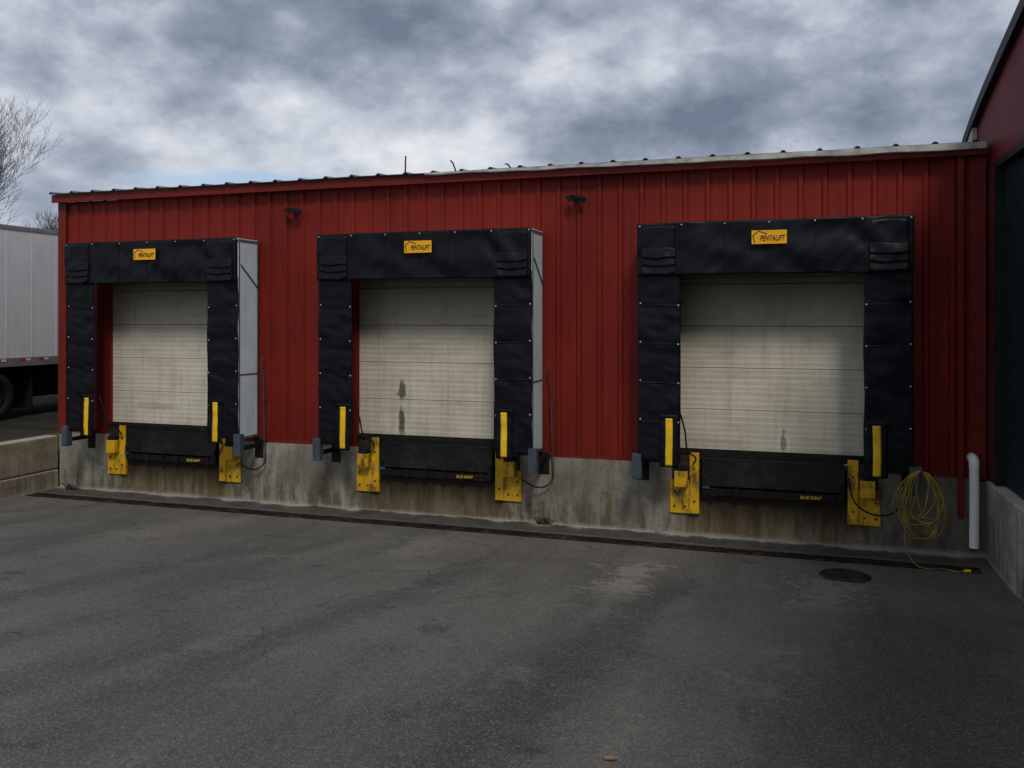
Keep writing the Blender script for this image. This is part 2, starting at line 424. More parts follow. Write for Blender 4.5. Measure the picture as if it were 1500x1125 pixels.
for (a, ya), (b_, yb) in zip(pts, pts[1:]):
    mid = (a + b_) / 2
    if b_ - a < 1e-6: continue
    z0 = 1.0
    for c in DOCKS:
        l, r = door_edges(c)
        if l < mid < r: z0 = DTOP
    sd.add([(a, WALL + ya, z0), (b_, WALL + yb, z0), (b_, WALL + yb, EAVE), (a, WALL + ya, EAVE)], [(0, 1, 2, 3)])
sd.build('siding', M['siding'], wh)
rw = MB()
rw.box(XL, XL + .05, WALL + .05, 24, 1.0, EAVE); rw.box(XL + .05, XR, 23.95, 24.0, 1.0, EAVE + .9)
rw.build('rear_wall', M['siding'], wh)
for c in DOCKS:
    l, r = door_edges(c)
    j = MB(); j.box(l - .05, l - .001, WALL + .004, WALL + .20, DBOT - .1, DTOP); j.box(r + .001, r + .05, WALL + .004, WALL + .20, DBOT - .1, DTOP)
    j.box(l - .05, r + .05, WALL + .004, WALL + .20, DTOP + .0, DTOP + .06)
    j.build('door_jamb', M['siding'], wh)
fd = MB()
segs = []
prev = XL
for c in DOCKS:
    cc = c + .02
    segs.append((prev, cc - .94)); segs.append((cc - .94, cc + .94)); prev = cc + .94
segs.append((prev, XR))
for i, (a, b_) in enumerate(segs):
    top = 1.0 if i % 2 == 0 else .60
    fd.box(a, b_, 12.05, 12.60, -.1, top)
    if i % 2 == 1: fd.box(a, b_, 12.45, 12.60, .601, 1.15)
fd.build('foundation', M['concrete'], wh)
for c in DOCKS:
    l, r = door_edges(c)
    s_ = MB(); s_.box(l, r, 12.075, 12.40, 1.10, 1.175)
    s_.build('door_sill', M['black_steel'], wh)
stains = [[(-10.4, 1.5, .5, .06, (.38, .33, .22), .5)],
          [(-5.71, 1.92, .055, .17, (.05, .044, .035), .8), (-5.73, 1.85, .10, .05, (.12, .10, .08), .6), (-5.71, 1.40, .055, .26, (.04, .036, .03), .85), (-5.5, 2.5, .9, .1, (.38, .33, .23), .4)],
          [(-.03, 1.32, .075, .155, (.76, .72, .62), .6), (-.03, 1.32, .05, .12, (.22, .20, .15), .85), (-.03, 1.48, .022, .05, (.24, .22, .17), .8), (-1.0, 1.3, .5, .07, (.38, .33, .22), .5)]]
for c, stn in zip(DOCKS, stains):
    l, r = door_edges(c)
    d = bpy.data.objects.new('overhead_door', None); col.objects.link(d); d.parent = wh
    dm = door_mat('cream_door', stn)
    for k in range(5):
        z0 = DBOT + .58 * k
        prof = [(z0 + .003, .009), (z0 + .0065, .0)]
        nr = 7; H_ = .55 / nr
        for q in range(nr):
            za = z0 + .016 + q * H_
            prof += [(za + H_ * f_, d_ * .55) for f_, d_ in ((.0, 0), (.12, .003), (.3, .0035), (.55, .001), (.8, -.001), (.95, -.001))]
        prof += [(z0 + .5725, 0), (z0 + .577, .009)]
        m = MB()
        vs = []; fs = []
        for (z, dy) in prof: vs += [(l, 12.165 + dy, z), (r, 12.165 + dy, z)]
        for i in range(len(prof) - 1): fs.append((2 * i, 2 * i + 1, 2 * i + 3, 2 * i + 2))
        zb = z0 - .004; zt = z0 + .576 + .007
        vs += [(l, 12.23, zb), (r, 12.23, zb), (l, 12.23, zt), (r, 12.23, zt)]
        q0 = len(vs) - 4; e0 = 2 * (len(prof) - 1)
        fs += [(q0, q0 + 1, 1, 0), (e0, e0 + 1, q0 + 3, q0 + 2), (q0, q0 + 2, q0 + 3, q0 + 1)]
        m.add(vs, fs)
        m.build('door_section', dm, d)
    w = MB(); w.box(l + .001, r - .001, 12.145, 12.185, DBOT - .004, DBOT + .028)
    w.build('bottom_seal', M['rubber'], d)
ct = MB(); ct.box(XL - .02, XL + .14, WALL - .05, WALL - .0335, .97, EAVE); ct.box(XL - .035, XL - .02, WALL - .05, WALL + .2, .97, EAVE)
ct.build('corner_trim', M['trim'], wh)
ct = MB(); ct.box(2.20, XR - .005, WALL - .05, WALL - .0335, .97, EAVE)
ct.build('corner_trim', M['trim'], wh)
sp0 = XL + .15
for c in DOCKS + (3.72,):
    if c - 1.72 - sp0 > .1:
        bt = MB(); bt.box(sp0, c - 1.72, WALL - .045, WALL - .034, .985, 1.05)
        bt.build('base_trim', M['trim'], wh)
    sp0 = c + 1.72
fa = MB()
fa.box(XL - .06, XR - .01, 11.93, 11.95, EAVE - .025, EAVE + .115)
fa.box(XL - .06, XR - .01, 11.952, WALL - .002, EAVE + .002, EAVE + .02)
fa.build('fascia', M['trim'], wh, bevel=.004)
rf = MB()
def roofz(y): return EAVE + .125 + (y - 11.9) * .075
rp = []
x = XL - .06
while x < XR - .08:
    rp += [(x, 0), (x + .03, .030), (x + .06, .030), (x + .09, 0)]
    x += .457
rp.append((XR - .02, 0))
vs = []; fs = []
for (xx, h) in rp:
    wv = .012 * noise.noise(Vector((xx * .7, 0, 2)))
    vs += [(xx, 11.87, roofz(11.87) + h + wv), (xx, 24.1, roofz(24.1) + h)]
for i in range(len(rp) - 1): fs.append((2 * i, 2 * i + 2, 2 * i + 3, 2 * i + 1))
rf.add(vs, fs)
rf.build('roof', M['roof'], wh, solid=.010)
dr = MB()
n = 60
def hh(q): return .010 + .062 * ((q + 5.2) / 7.6) ** .8 + .014 * noise.noise(Vector((q * 1.9, 4, 1)))
za = roofz(11.87) - .012
vs = []; fs = []
for i in range(n + 1):
    a = -5.2 + (XR - .03 + 5.2) * i / n
    vs += [(a, 11.86, za - hh(a)), (a, 11.868, za + .012), (a, 11.92, za - hh(a) - .003)]
for i in range(n):
    fs += [(3 * i, 3 * i + 3, 3 * i + 4, 3 * i + 1), (3 * i + 2, 3 * i + 5, 3 * i + 3, 3 * i)]
dr.add(vs, fs)
dr.build('drip_edge', M['drip'], wh)
ds = MB()
ds.box(2.07, 2.14, WALL - .11, WALL - .04, .50, EAVE - .04)
ds.build('downspout', M['trim'], wh, bevel=.006)
for (xx, zz, hx, lean) in ((-5.57, 5.2, .26, .01), (-4.72, 5.2, .15, -.1), (-3.85, 5.22, .03, -.10)):
    v = MB(); v.tube([(xx, 11.98, zz), (xx + lean * .6, 11.98, zz + hx * .7 + .06), (xx + lean, 11.98, zz + hx + .06)], .012, 6)
    v.build('roof_rod', M['rust'], wh)

# ------------------------------------------------------------------ dock shelter (built once at the middle of a dock, wall line y=0)
HW = 1.695; PW = .565; FY = -.57; PB = 1.12; HB = 3.60; HT = 4.30
def grom(x, z, y, parent):
    g = MB(); g.lathe([(.0, -.005), (.010, -.004), (.013, 0), (.0, .0)], (x, y, z), 'Y', 10, False)
    return g.build('grommet', M['grommet'], parent)
def make_shelter():
    root = thing('dock_shelter', '', 'dock shelter', (0, 0, 0), 'black fabric shelters round the loading doors')
    for s in (-1, 1):
        xi, xo = s * (HW - PW), s * HW
        sd_ = 11 if s < 0 else 37
        def disp(xx, z):
            k = (z - PB) / .52; fr = k - math.floor(k)
            bul = .006 * math.sin(math.pi * fr) ** .6
            diag = .016 * math.sin(7 * (z * 1.3 + xx * s * 1.1) + 3 * noise.noise(Vector((xx * 2, z * 1.6, sd_)))) * max(0, noise.noise(Vector((xx * 1.5, z * 1.1, sd_ + 7))) + .3)
            fold = .014 * noise.noise(Vector((xx * 2.5, z * 3.0, sd_))) + .009 * noise.noise(Vector((xx * 6 + z * 5, z * 8, sd_ + 5)))
            return bul + fold + diag
        def fn(u, v):
            xx = xi + (xo - xi) * u; z = PB + (HB + .10 - PB) * v
            edge = .014 * noise.noise(Vector((0, z * 1.7, sd_))) if u < .01 else 0
            return (xx + edge * s, FY - disp(xx, z), z)
        cu = MB().grid(fn, 22, 120).build('side_curtain', M['fabric'], root, solid=.016)
        for q in range(1, 5):
            z = PB + .52 * q
            a, b_ = min(xi, xo), max(xi, xo)
            def sf(u, v):
                xx = a + .004 + (b_ - a - .008) * u; zz = z - .010 + .020 * v + .005 * noise.noise(Vector((u * 3, z, sd_)))
                return (xx, FY - disp(xx, zz) - .011, zz)
            MB().grid(sf, 20, 2).build('seam_tape', M['fabric'], cu, solid=.003)
        for q in range(0, 5):
            z = PB + .52 * q + .03
            grom(xo - s * .03, z, FY - disp(xo - s * .03, z) - .010, cu)
            if q: grom(xi + s * .03, z - .03, FY - disp(xi + s * .03, z - .03) - .013, cu)
        x0, x1 = sorted((xi + s * .03, xi + s * .28))
        def wfn(u, v):
            xx = x0 + (x1 - x0) * u; z = 1.04 + .70 * v
            return (xx, FY - disp(xx, max(z, PB)) - .014, z)
        MB().grid(wfn, 8, 24).build('wear_flap', M['fabric'], root, solid=.005)
        g0, g1 = sorted((xi + s * .105, xi + s * .198))
        def gfn(u, v):
            xx = g0 + (g1 - g0) * u + .003 * math.sin(v * 5 + sd_); z = 1.06 + .63 * v
            return (xx, FY - disp(xx, max(z, PB)) - .0195, z)
        MB().grid(gfn, 4, 24).build('guide_strip', M['strip'], root, solid=.002)
        sp = MB(); a, b_ = sorted((xo - s * .03, xo)); sp.box(a, b_, FY + .03, -.035, PB - .02, HT - .03)
        sp = sp.build('side_panel', M['panel'], root)
        a, b_ = sorted((xo - s * .005, xo + s * .006))
        for q in ((FY + .026, FY + .045, PB - .02, HT - .02), (-.060, -.030, PB - .02, HT - .02), (FY + .046, -.061, HT - .06, HT - .02), (FY + .046, -.061, PB - .02, PB + .02), (FY + .046, -.061, 2.12, 2.14)):
            MB().box(a, b_, *q).build('panel_trim', M['galv'], sp)
        st = MB(); st.tube([(xo + s * .012, FY + .06, HT - .42), (xo + s * .012, -.05, HT - .78)], .008, 6)
        st.build('brace_strap', M['fabric'], sp)
        xb0, xb1 = sorted((xo - s * .045, xo + s * .080))
        fb = MB(); fb.box(xb0, xb1, FY - .06, FY + .06, .86, 1.20)
        fb = fb.build('foot_bracket', M['grey_steel'], root, bevel=.008)
        fa_ = MB(); fa_.box(xb0 + .03, xb1 - .03, FY + .05, -.001, .93, .99)
        fa_.build('bracket_arm', M['black_steel'], fb)
        fa_ = MB(); fa_.box(xb0 - .02, xb1 + .02, -.022, -.004, .74, 1.06)
        fa_.build('bracket_plate', M['black_steel'], fb)
    def hdisp(x, z, v, fr):
        sag = .012 * math.sin(math.pi * fr) * (1 - v) ** .7
        diag = .024 * math.sin(9 * (x * .7 + z * 1.2) + 4 * noise.noise(Vector((x * 1.5, z * 1.6, 2)))) * max(0, noise.noise(Vector((x * 1.4, z * 1.1, 7))) + .3)
        fold = .018 * noise.noise(Vector((x * 2.2 + z * 1.3, z * 2.0, 4))) * (1.1 - v) + .011 * noise.noise(Vector((x * 5 - z * 4, z * 4, 9)))
        return sag + diag + fold
    def hf(u, v):
        x = -HW - .005 + (2 * HW + .01) * u; z = HB + (HT - HB) * v
        k = u * 6; fr = k - math.floor(k)
        lowz = .018 * noise.noise(Vector((x * 1.3, 0, 6))) * (1 - v)
        topz = .012 * noise.noise(Vector((x * .9, 8, 6))) * v
        return (x, FY - .050 - hdisp(x, z, v, fr), z + lowz + topz)
    hc = MB().grid(hf, 150, 28).build('head_curtain', M['fabric'], root, solid=.02)
    for i in range(7):
        p = hf(.01 + .98 * i / 6, .95); grom(p[0], p[2], p[1] - .010, hc)
    for i in range(1, 6):
        MB().tube([(lambda p: (p[0], p[1] - .011, p[2]))(hf(i / 6 + .002 * math.sin(q), q / 8)) for q in range(9)], .0045, 5).build('seam_tape', M['fabric'], hc)
    for s in (-1, 1):
        xa, xb = sorted((s * (HW - .06), s * (HW - .50)))
        def pb(xx, zz):     # follows the head curtain's own folds, a centimetre proud
            u = (xx + HW + .005) / (2 * HW + .01); v = min(1, max(0, (zz - HB) / (HT - HB))); k = u * 6
            return FY - .050 - hdisp(xx, HB + (HT - HB) * v, v, k - math.floor(k))
        def ff(u, v):
            xx = xa + (xb - xa) * u; zz = HB + .20 + .45 * v
            return (xx, pb(xx, zz) - .017, zz + .012 * math.sin(math.pi * u) * v)
        cp_ = MB().grid(ff, 14, 14).build('corner_flap', M['fabric'], root, solid=.006)
        for q in range(3):
            zt = HB + .37 - .105 * q
            def plf(u, v):
                xx = xa - .006 + (xb - xa + .012) * u
                zz = zt - .130 * v - .022 * math.sin(math.pi * u) * v + .016 * noise.noise(Vector((u * 3.5, q * 3, s)))
                return (xx, pb(xx, zz) - .022 - .020 * v - .010 * (noise.noise(Vector((u * 5, q * 2 + v, s * 3))) + .5) * v, zz)
            MB().grid(plf, 18, 6).build('pleat', M['fabric'], cp_, solid=.005)
    tp = MB(); tp.box(-HW, HW, FY - .02, -.035, HT - .028, HT - .005)
    tp.build('top_panel', M['panel'], root)
    sg = MB(); sg.box(-.215, .215, FY - .122, FY - .116, 3.980, 4.155)
    sg = sg.build('sign', M['sign'], root)
    text_mesh('lettering', 'PENTALIFT', .096, M['ink'], sg, (.042, FY - .1245, 4.050), .25, .310, off=.014)
    # house-shaped outline: flat strokes meeting at sharp corners
    outl = [(-.178, 4.000), (-.200, 4.088), (-.128, 4.145), (-.030, 4.108)]
    lg = MB()
    for i_, (p0, p1) in enumerate(zip(outl, outl[1:])):
        dx, dz = p1[0] - p0[0], p1[1] - p0[1]; L = math.hypot(dx, dz); ux, uz = dx / L, dz / L; h = .0058
        q0 = (p0[0] - ux * h * .7, p0[1] - uz * h * .7); q1 = (p1[0] + ux * h * .7, p1[1] + uz * h * .7)
        nxv, nzv = -uz * h, ux * h
        yy = FY - .1235 - .0004 * i_
        lg.add([(q0[0] + nxv, yy, q0[1] + nzv), (q0[0] - nxv, yy, q0[1] - nzv), (q1[0] - nxv, yy, q1[1] - nzv), (q1[0] + nxv, yy, q1[1] + nzv)], [(0, 1, 2, 3)])
    lg.build('logo', M['ink'], sg)
    return root
sh0 = make_shelter()
sh_labels = ['black fabric dock shelter at the left end, nearest the white trailer',
             'middle black fabric dock shelter, round the door with two dark smears',
             'black fabric dock shelter at the right end, with a yellow cord hanging below it']
for i, c in enumerate(DOCKS):
    o = sh0 if i == 0 else copy_tree(sh0)
    o.location = (c, WALL - .03, 0); o['label'] = sh_labels[i]

# ------------------------------------------------------------------ dock levelers
def make_leveler():
    root = thing('dock_leveler', '', 'dock leveler', (0, 0, 0), 'black dock levelers under the loading doors')
    W = .915
    dk = MB(); dk.box(-W, W, -.05, .34, 1.085, 1.10)
    dk.build('deck', M['black_steel'], root)
    MB().grid(lambda u, v: (-W + 2 * W * u, -.062 - .025 * (1 - v), .735 + .36 * v), 4, 4, False).build('lip', M['tread'], root, solid=.02)
    hg = MB(); hg.tube([(-W + .02, -.060, 1.095), (W - .02, -.060, 1.095)], .016, 8)
    hg.build('hinge', M['black_steel'], root)
    bm_ = MB(); bm_.box(-W, W, -.10, .0, .605, .70)
    bm_ = bm_.build('frame', M['black_steel'], root, bevel=.004)
    for s in (-1, 1):
        MB().box(*sorted((s * W, s * (W - .06))), -.11, .3, .701, .85).build('side_plate', M['black_steel'], root, bevel=.004)
    for k in range(6):
        x = -W + .16 + (2 * W - .32) * k / 5
        MB().box(x - .035, x + .035, -.120, -.101, .595, .715).build('lug', M['black_steel'], bm_, bevel=.003)
    text_mesh('lettering', 'BLUE GIANT', .06, M['label_yellow'], bm_, (.50, -.1245, .656), .3, .27)
    MB().box(-W + .002, -W + .10, -.125, -.1115, .70, .73).build('stop_plate', M['blue'], root)
    MB().box(-W, W, .02, .06, .601, 1.08).build('pit_back', M['void'], root)
    return root
lv0 = make_leveler()
lv_labels = ['black dock leveler below the left door, nearest the white trailer',
             'black dock leveler below the middle door with dark smears',
             'black dock leveler below the right door, nearest the white drain pipe']
for i, c in enumerate(DOCKS):
    o = lv0 if i == 0 else copy_tree(lv0)
    o.location = (c + .02, 12.05, 0); o['label'] = lv_labels[i]

# ------------------------------------------------------------------ bumpers: yellow steel faced, column on the inner side
def make_bumper(s):
    root = thing('dock_bumper', '', 'dock bumper', (0, 0, 0), 'yellow dock bumpers beside the levelers')
    def bx(m, xa, xb, *r):
        a, b_ = sorted((xa * s, xb * s)); m.box(a, b_, *r)
    p = MB(); bx(p, 0, .40, -.030, -.004, .32, .78)
    p.build('base_plate', M['yellow'], root, bevel=.004)
    p = MB(); bx(p, .001, .13, -.055, -.031, .33, 1.17)
    p.build('column', M['yellow'], root, bevel=.004)
    p = MB(); bx(p, .135, .37, -.030, -.003, .785, 1.12)
    p.build('wall_pad', M['rust'], root, bevel=.006)
    p = MB(); bx(p, .15, .33, -.15, -.031, .70, .92)
    p.build('bumper_block', M['yellow'], root, bevel=.01)
    p = MB(); bx(p, .165, .315, -.13, -.029, .922, .985)
    p.build('rubber_pad', M['rubber'], root, bevel=.01)
    for (bx_, bz) in ((.2, .42), (.34, .42), (.34, .62), (.065, .5), (.065, .95)):
        y0 = -.031 if bx_ > .13 else -.056
        MB().lathe([(0, -.014), (.014, -.014), (.014, 0), (0, 0)], (bx_ * s, y0, bz), 'Y', 8, False).build('bolt', M['rust'], root)
    return root
protos = {-1: make_bumper(-1), 1: make_bumper(1)}
dn = ['left', 'middle', 'right']
used = set()
for i, c in enumerate(DOCKS):
    for s in (-1, 1):
        o = protos[s] if s not in used else copy_tree(protos[s])
        used.add(s)
        o.location = (c + .02 + s * .955, 12.048, 0)
        side = 'left' if s < 0 else 'right'
        o['label'] = 'yellow steel dock bumper on the %s side of the %s dock leveler' % (side, dn[i])

# ------------------------------------------------------------------ conduits, cables
def smooth_path(P, n=8):
    P = [Vector(p) for p in P]; out = []
    Q = [P[0]] + P + [P[-1]]
    for i in range(1, len(Q) - 2):
        for k in range(n):
            t = k / n; a, b_, c, d = Q[i - 1], Q[i], Q[i + 1], Q[i + 2]
            out.append(.5 * ((2 * b_) + (c - a) * t + (2 * a - 5 * b_ + 4 * c - d) * t * t + (3 * b_ - a - 3 * c + d) * t ** 3))
    out.append(P[-1]); return out
for i, lab in ((0, 'thin grey conduit on the red wall right of the left shelter'), (1, 'thin grey conduit on the red wall right of the middle shelter')):
    c = DOCKS[i]
    t = thing('conduit', lab, 'conduit', (c + 1.85, 12.0, .8), 'grey conduits between the shelters')
    p = MB(); p.tube(smooth_path([(-.03, .03, 1.58), (-.045, -.02, 1.54), (-.04, -.02, 1.42), (-.01, -.02, 1.2), (0, -.02, .6), (.02, -.02, .02)]), .0115, 8)
    p.build('pipe', M['conduit'], t)
    p = MB(); p.tube(smooth_path([(.02, -.025, .02), (.01, -.03, -.12), (-.10, -.05, -.22), (-.25, -.08, -.22), (-.42, -.12, -.12)]), .011, 8)
    p.build('hose', M['rubber'], t)
    for zc in (.95, .25): MB().box(-.025, .025, -.033, .035, zc, zc + .02).build('clip', M['conduit'], t)
for i in range(3):
    c = DOCKS[i]
    xh = c - 1.13
    p = MB(); p.tube(smooth_path([(xh - .02, 11.62, 1.75), (xh + .04, 11.66, 1.5), (xh + .06, 11.74, 1.25), (xh + .16, 11.86, 1.12), (xh + .12, 11.98, 1.02)]), .012, 8)
    tag(p.build('hanging_cable', M['rubber']), 'short black cable hanging at the lower left of the %s door' % dn[i], 'cable', 'black cables beside the doors')
p = MB(); p.tube(smooth_path([(.77, 11.88, .95), (.84, 11.84, .66), (1.05, 11.80, .52), (1.30, 11.82, .55), (1.46, 11.9, .80), (1.50, 12.02, .9)]), .011, 8)
tag(p.build('power_cable', M['rubber']), 'black cable drooping across the yellow bumper beside the yellow cord', 'cable')

random.seed(5)
ec = thing('extension_cord', 'yellow extension cord hung in loops below the right shelter with its end on the asphalt', 'cord', (1.56, 11.44, 1.16))
cp = MB(); path = []
for k in range(13):
    w = random.uniform(.10, .27); h = random.uniform(.45, .84); ox = random.uniform(-.06, .06); sk = random.uniform(-.14, .10); oy = random.uniform(-.06, .06)
    ph = random.uniform(-.1, .45)
    for q in range(16):
        a = 2 * math.pi * q / 16
        path.append((ox * (1 - math.cos(a)) / 2 + w * math.sin(a) * (1 - ph * math.cos(a)) + sk * (1 - math.cos(a)) / 2 + random.uniform(-.014, .014), oy * (1 - math.cos(a)) / 2 - .02, -h * (1 - math.cos(a)) / 2 + random.uniform(-.012, .012)))
path += [(-.05, -.02, -.3), (-.17, -.03, -.7), (-.16, -.05, -.95), (-.07, -.10, -1.11), (.05, -.16, -1.14), (.22, -.10, -1.143), (.36, -.16, -1.143), (.46, -.14, -1.14)]
cp.tube(smooth_path(path, 3), .0062, 6)
cp.build('cable', M['cord'], ec)
cp = MB(); cp.tube([(.45, -.14, -1.138), (.49, -.135, -1.134), (.53, -.13, -1.134)], [.014, .02, .017], 10)
cp.build('plug', M['strip'], ec)
cp = MB(); cp.tube(smooth_path([(0, .12, .02), (0, -.02, -.02), (0, -.06, .02), (0, -.06, .06)], 4), .01, 6)
cp.build('hook', M['galv'], ec)

pv = thing('drain_pipe', 'white plastic drain pipe with a short bend at its top, at the right corner', 'pipe', (2.24, 11.92, .16))
p = MB(); p.tube([(0, 0, 0), (.002, 0, .55), (0, 0, 1.04)], .058, 18); p.build('pipe', M['pvc'], pv)
p = MB(); p.tube(smooth_path([(0, 0, 1.0), (0, .0, 1.05), (-.003, .02, 1.09), (-.005, .05, 1.105), (-.005, .115, 1.11)], 5), .062, 18)
p.build('elbow', M['pvc'], pv)

def make_flood():
    root = thing('flood_light', '', 'light', (0, 0, 0), 'twin flood lights high on the red wall')
    b = MB(); b.lathe([(0, -.045), (.045, -.045), (.055, 0), (0, 0)], (0, 0, 0), 'Y', 16, False); b.box(-.03, .03, -.075, -.044, -.03, .03)
    b.build('mount', M['black_trim'], root, bevel=.004)
    for s in (-1, 1):
        h = MB()
        h.add([(-.06, -.05, -.035), (.06, -.05, -.035), (.06, -.05, .035), (-.06, -.05, .035), (-.07, .03, -.05), (.07, .03, -.05), (.07, .03, .05), (-.07, .03, .05)],
              [(0, 1, 2, 3), (4, 7, 6, 5), (0, 4, 5, 1), (1, 5, 6, 2), (2, 6, 7, 3), (3, 7, 4, 0)])
        mt = Matrix.Translation(Vector((s * .078, -.12, -.015 - .012 * s))) @ Matrix.Rotation(R(34 * s), 4, 'Z') @ Matrix.Rotation(R(-135), 4, 'X') @ Matrix.Scale(.9, 4)
        h.v = [tuple(mt @ Vector(v)) for v in h.v]
        hd = h.build('lamp_head', M['black_trim'], root, bevel=.005)
        g = MB(); g.box(-.058, .058, .032, .036, -.038, .038); g.v = [tuple(mt @ Vector(v)) for v in g.v]
        g.build('glass', M['lens'], hd)
        a = MB(); a.tube([(0, -.06, -.0), (s * .045, -.09, .01), (s * .08, -.11, -.0)], .012, 6); a.build('arm', M['black_trim'], root)
    return root
fl = make_flood()
for i, (x, lab) in enumerate(((-7.53, 'black twin flood light on the red wall between the left and middle shelters'), (-2.87, 'black twin flood light on the red wall between the middle and right shelters'))):
    o = fl if i == 0 else copy_tree(fl)
    o.location = (x, WALL - .033, 4.76); o['label'] = lab

# ------------------------------------------------------------------ trench drain, cover, odds and ends
td = thing('trench_drain', 'long narrow iron trench drain in the asphalt in front of the red building', 'drain', (-5, 11.43, 0))
for (a, b_) in ((-.112, -.086), (.086, .112)):
    fr_ = MB()
    fr_.grid(lambda u, v: (-7.34 + 14.56 * u, a + (b_ - a) * v + .010 * noise.noise(Vector((u * 22, a * 9, 0))), .010 + .003 * noise.noise(Vector((u * 30, v, 2)))), 160, 2)
    fr_.build('frame', M['drain'], td, solid=.012)
p = MB(); p.grid(lambda u, v: (-7.34 + 14.56 * u, -.0855 + .171 * v, .0046), 40, 1, False); p.build('channel', M['shade_silt'], td)  # flat strip without a recess, its depth shade is in the colour
p = MB()
x = -7.33
while x < 7.2:
    p.box(x, x + .016, -.085, .085, .0055, .0105); x += .055
p.box(-7.33, 7.2, -.008, .008, .0052, .0100)
p.build('grate', M['drain'], td)
mc = thing('manhole_cover', 'dark worn iron cover sunk in the asphalt in front of the right dock', 'manhole cover', (.66, 10.72, 0))
p = MB(); p.lathe([(.0, .006), (.29, .006), (.29, .012), (.0, .0121)], (0, 0, 0), 'Z', 40, False)
for k in range(-5, 6):
    l = math.sqrt(max(0, .26 ** 2 - (k * .05) ** 2)); p.box(-l, l, k * .05 - .012, k * .05 + .012, .0110, .016)
p.build('lid', M['cover'], mc)
p = MB(); n = 64; vs = []; fs = []
for k in range(n):
    a = 2 * math.pi * k / n; ro = .37 + .16 * noise.noise(Vector((math.cos(a) * 2.2, math.sin(a) * 2.2, 1))) + .05 * noise.noise(Vector((math.cos(a) * 7, math.sin(a) * 7, 4)))
    for (r_, z) in ((.291, .010), (.305, .0105), (max(.315, ro), .0045)): vs.append((r_ * math.cos(a) * (1.12 if r_ > .31 else 1), r_ * math.sin(a), z))
for k in range(n):
    l = (k + 1) % n
    for i in range(2): fs.append((k * 3 + i, k * 3 + i + 1, l * 3 + i + 1, l * 3 + i))
p.add(vs, fs, True); p.build('rim', M['apron'], mc)
yz = 4.62
sx = -.92
stz = gz(sx, yz)
p = MB(); p.tube([(sx - .035, yz - .01, stz + .014), (sx, yz, stz + .016), (sx + .04, yz + .012, stz + .014)], [.010, .013, .009], 7)
tag(p.build('wood_chip', M['wood']), 'small piece of brown wood lying on the asphalt in the foreground', 'debris')
def weed(x, y, z, n, r, lab, nm):
    w = MB()
    for k in range(n):
        a = random.uniform(0, 6.28); l = random.uniform(.4, 1) * r
        b_ = (x + random.uniform(-.5, .5) * r, y + random.uniform(-.15, .15) * r, z)
        w.tube([b_, (b_[0] + math.cos(a) * l * .5, b_[1] - abs(math.sin(a)) * l * .25, z + l * .55), (b_[0] + math.cos(a) * l, b_[1] - abs(math.sin(a)) * l * .45, z + l * random.uniform(.2, .9))], [.005, .004, .002], 3)
    tag(w.build(nm, M['weed']), lab, 'plant')
weed(-3.35, 11.98, .03, 50, .19, 'dry tangled weed at the foot of the concrete wall between the middle and right docks', 'weed')
weed(-11.95, 11.9, .02, 50, .2, 'dry weed heap in the left corner beside the block wall', 'weed')

# ------------------------------------------------------------------ left block wall
bw = thing('retaining_wall', 'weathered concrete block retaining wall beside the left corner of the red building', 'wall', (-12.62, 12.0, 0))
random.seed(11)
for ci, (z0, z1, off) in enumerate(((-.25, .335, 1.9), (.345, .935, 2.6))):
    y = 0.04; l = off
    while y > -10.5:
        j = random.uniform(-.012, .012)
        b = MB(); b.box(-.26 + j, .26 + j, y - l + .004, y, z0, z1 + random.uniform(-.004, .004))
        b.build('block', M['block'], bw, bevel=.028)
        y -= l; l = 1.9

# ------------------------------------------------------------------ right building with pitched gable
rb = thing('barn', 'tall red building with a sloping black roof edge and dark green door at the right', 'building', (2.44, 8, 0))
BX = 2.44
prof = [(13.55, 5.22), (13.36, 5.385), (12.8, 5.59), (12.05, 5.81), (11.25, 6.01), (10.24, 6.25), (4.0, 7.75)]
prof = prof + [(8 - y, z) for (y, z) in prof[-2::-1]]
def cz(y):
    for (a, za), (b_, zb) in zip(prof, prof[1:]):
        if b_ <= y <= a: return za + (zb - za) * (a - y) / (a - b_)
    return 5.0
OY0, OY1, OTOP = 4.6, 11.72, 4.90
ysamp = sorted(set([p_[0] for p_ in prof if p_[0] > -5.3] + [OY0, OY1] + [13.5 - .5 * i for i in range(36)]))
gw = MB()
for a, b_ in zip(ysamp, ysamp[1:]):
    z0 = OTOP if (OY0 - 1e-6 <= a and b_ <= OY1 + 1e-6) else .985
    gw.add([(0, a - 8, z0), (0, b_ - 8, z0), (0, b_ - 8, cz(b_)), (0, a - 8, cz(a))], [(0, 1, 2, 3)])
gw.build('gable_wall', M['maroon'], rb)
rr = MB(); vs = []; fs = []
for (y, z) in prof: vs += [(-.08, y - 8, z + .16), (14, y - 8, z + .16), (14, y - 8, z), (-.08, y - 8, z)]
for i in range(len(prof) - 1):
    for k in range(4):
        l = (k + 1) % 4; fs.append((4 * i + k, 4 * i + l, 4 * i + 4 + l, 4 * i + 4 + k))
fs += [(0, 1, 2, 3)]
rr.add(vs, fs); rr.build('roof', M['black_trim'], rb)
ps = MB()
sub = [p_ for p_ in prof if p_[0] >= 12.6]
vs = []; fs = []
for (y, z) in sub: vs += [(-.06, y - 8, z - .004), (-.06, y - 8, z - .16), (-.002, y - 8, z - .16), (-.002, y - 8, z - .004)]
for i in range(len(sub) - 1):
    for k in range(4):
        l = (k + 1) % 4; fs.append((4 * i + k, 4 * i + l, 4 * i + 4 + l, 4 * i + 4 + k))
fs += [(0, 1, 2, 3), tuple(len(vs) - 1 - q for q in range(4))]
ps.add(vs, fs); ps.build('soffit_board', M['pale_soffit'], rb)
gd = MB()
y = OY0 + .01
